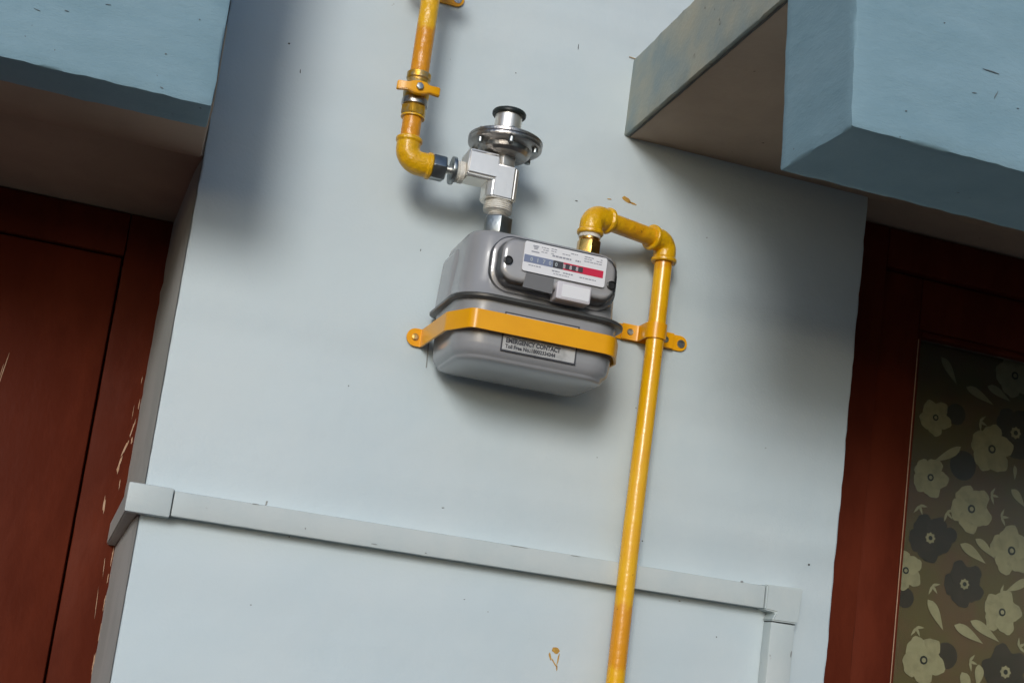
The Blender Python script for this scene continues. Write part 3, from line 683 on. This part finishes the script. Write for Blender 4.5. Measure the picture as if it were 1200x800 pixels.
strip('black_stripe', .4132, .4250, sz0, sz1, M['ink'])
strip('red_stripe', .4252, lx1 - .003, sz0, sz1, M['redprint'])
for k in range(3): strip('digit_window', .4275 + k * .0074, .4330 + k * .0074, sz0 + .0012, sz1 - .0012, M['ink'], LZ - .00017)
for k, ch in enumerate("00353"): pass
for k in range(8):
    x = .3872 + k * .00705 + (.0 if k < 5 else .0022 + (k - 5) * .0003)
    lettering(lp, 'digit', '0' if k in (0, 3, 4) else ('1' if k == 1 else ('7' if k == 2 else '8')), x, sz0 + .0018, LZ - .0005, .0062, M['paleink'], .95, None, .00012)
bm = bmesh.new(); random.seed(3)
def lines(x0, x1, z, h, dens=.8):
    x = x0
    while x < x1:
        wd = random.uniform(.0012, .0038)
        if random.random() < dens: flat(bm, [(x, z), (min(x + wd, x1), z), (min(x + wd, x1), z + h), (x, z + h)], LZ, .00012)
        x += wd + .0007
for z in (1.9370, 1.9345, 1.9320): lines(.3985, .4065, z, .0008)
for z in (1.9378, 1.9352, 1.9325): lines(.4095, .4160, z, .0008)
for z in (1.9372, 1.9348): lines(.4225, .4400, z, .0009)
lines(.4115, .4440, 1.9300, .0018, .97)
for z in (1.9372, 1.9348, 1.9322): lines(.4480, .4690, z, .0009)
for z in (1.9148,): lines(.3860, .4000, z, .0010)
lines(.4130, .4370, 1.9138, .0013, .95); lines(.4150, .4330, 1.9112, .0008); lines(.4450, .4640, 1.9132, .0010)
o = obj('small_print', bm, M['greyink'], lp, False, 'rows of illegible grey small print'); o['kind'] = 'stuff'
# round emblem at the plate's left
bm = bmesh.new(); ex, ez = .3920, 1.9352
for k in range(3): flat(bm, [(ex - .0038 + k * .0008, ez + .0018 - k * .0016), (ex + .0038 - k * .0008, ez + .0018 - k * .0016), (ex + .0030 - k * .0006, ez + .0028 - k * .0016), (ex - .0030 + k * .0006, ez + .0028 - k * .0016)], LZ, .00012)
flat(bm, [(ex - .0045, ez - .0050), (ex + .0045, ez - .0050), (ex + .0045, ez - .0038), (ex - .0045, ez - .0038)], LZ, .00012)
obj('emblem', bm, M['greyink'], lp, False, 'small grey emblem')
# projecting reading box under the plate
rb = obj('reading_box', yloft(.4200, .4605, 1.8845, 1.9055, [(FY - .010, 0), (FY - .0275, .0008), (FY - .0282, .0018)], .0022, 4), M['plastic'], gm, True, 'pale plastic box below the printed plate', 30)
obj('window', flat(bmesh.new(), rr_xz(.4265, .4580, 1.8880, 1.9020, .0008), FY - .02825, .0004), M['white'], rb, False)
obj('dark_panel', flat(bmesh.new(), [(.3830, 1.8905), (.4170, 1.8895), (.4170, 1.9070), (.3855, 1.9070)], FY - .0243, .0004), M['index'], gm, False, 'dark panel left of the pale box')
# contact sticker on the lower shell, partly under the strap
cy = -.1378
ct = obj('contact_sticker', flat(bmesh.new(), [(.3737, 1.8225), (.4600, 1.8225), (.4600, 1.8655), (.3737, 1.8655)], cy, .0007), M['ink'], gm, False, 'black-bordered emergency contact sticker')
obj('sticker_face', flat(bmesh.new(), [(.3752, 1.8240), (.4582, 1.8240), (.4582, 1.8638), (.3752, 1.8638)], cy - .0007, .0002), M['plate'], ct, False)
lettering(ct, 'lettering', 'EMERGENCY CONTACT', .3785, 1.8323, cy - .0012, .0070, M['ink'], .82, None, .00032)
lettering(ct, 'lettering', 'Toll Free No.:18002334344', .3785, 1.8262, cy - .0012, .0058, M['ink'], .88, None, .00020)

# ------------------------------------------------------------------ strap
st = thing('meter_strap', 'flat orange-yellow steel strap wrapped round the meter body', 'strap', (MX, 0, 1.850))
s0, s1 = 1.8395, 1.8605
xl, xr = .3235, .5150
path = round2([(.3080, -.0028), (.3170, -.0028), (.3195, -.1050), (.3375, -.1452), (.4985, -.1452), (.5160, -.1080), (.5190, -.0028), (.5260, -.0028)], [.003, .014, .009, .018, .02, .003], 8)
sb = band(path, s0, s1, .0024)
obj('band', sb, M['strap'], st, True, None, 40)
for xx, sg in ((.3080, -1), (.5260, 1)):
    bm = bmesh.new(); o = [(xx, s1), (xx, s0)] if sg < 0 else [(xx, s0), (xx, s1)]
    hh = (s1 - s0) / 2
    for k in range(1, 12):
        a = R(270 - 180 * k / 12) if sg < 0 else R(90 - 180 * k / 12); o.append((xx + math.cos(a) * hh, (s0 + s1) / 2 + math.sin(a) * hh))
    if sg < 0: o = [(xx, s0)] + [(xx - math.sin(R(180 * k / 12)) * hh, (s0 + s1) / 2 - math.cos(R(180 * k / 12)) * hh) for k in range(1, 12)] + [(xx, s1)]
    flat(bm, o, -.0028, .0024); obj('tab', bm, M['strap'], st, False)
    obj('screw', L((xx - sg * -.0 - .0 + (-.0005), -.0052, (s0 + s1) / 2), (0, -1, 0), [(.0042, 0), (.0042, .0010), (.0030, .0018), (.0012, .0018), (.001, .001), (0, .001)], 16), M['dirty'], st, True)

# ------------------------------------------------------------------ outlet pipe
op = thing('gas_pipe', 'lower yellow gas pipe leaving the meter and running down the wall', 'gas pipe', (.593, 0, 1.0))
OX, OY, OZ = .480, -.075, 2.0170
QX, QY = .5935, -.030
obj('brass_nut', hexnut((OX, OY, 1.9640), (0, 0, 1), .0142, .0220, .42), M['brass'], op, True, 'brass nut on the meter outlet', 25)
obj('brass_ring', L((OX, OY, 1.9855), (0, 0, 1), [(.0100, 0), (.0118, .001), (.0118, .0040), (.0100, .005)]), M['brass'], op)
obj('thread_tape', L((OX, OY, 1.9880), (0, 0, 1), [(.0100, 0), (.0126, .0006), (.0130, .0024), (.0124, .0042), (.0128, .0056), (.0100, .0062)]), M['tape'], op, True, 'white thread tape')
e1 = elbow((OX, OY, 1.9935), (OX, OY, OZ), Vector((OX, OY, OZ)) + (Vector((QX, QY, OZ + .004)) - Vector((OX, OY, OZ))).normalized() * .0265, .0136, .0156, .013)
obj('elbow', e1, M['elbow'], op, True, 'elbow above the meter')
d = (Vector((QX, QY, OZ + .004)) - Vector((OX, OY, OZ))); ln = d.length; d.normalize()
a = Vector((OX, OY, OZ)) + d * .0262; b = Vector((QX, QY, OZ + .004)) - d * .0262
bm = bmesh.new(); sweep(bm, [a.lerp(b, k / 8) for k in range(9)], .0109, 28)
obj('pipe', bm, M['yellow_up'], op, True, 'short slanting link between the two elbows')
obj('elbow', elbow(b, (QX, QY, OZ + .004), (QX, QY, OZ - .0215), .0136, .0156, .013), M['elbow'], op, True, 'elbow at the top of the long pipe')
bm = bmesh.new(); sweep(bm, [(QX + .0006 * math.sin(k * .7), QY, OZ - .021 - k * .05) for k in range(40)], .0109, 28)
obj('pipe', bm, M['yellow'], op, True, 'long upright pipe')
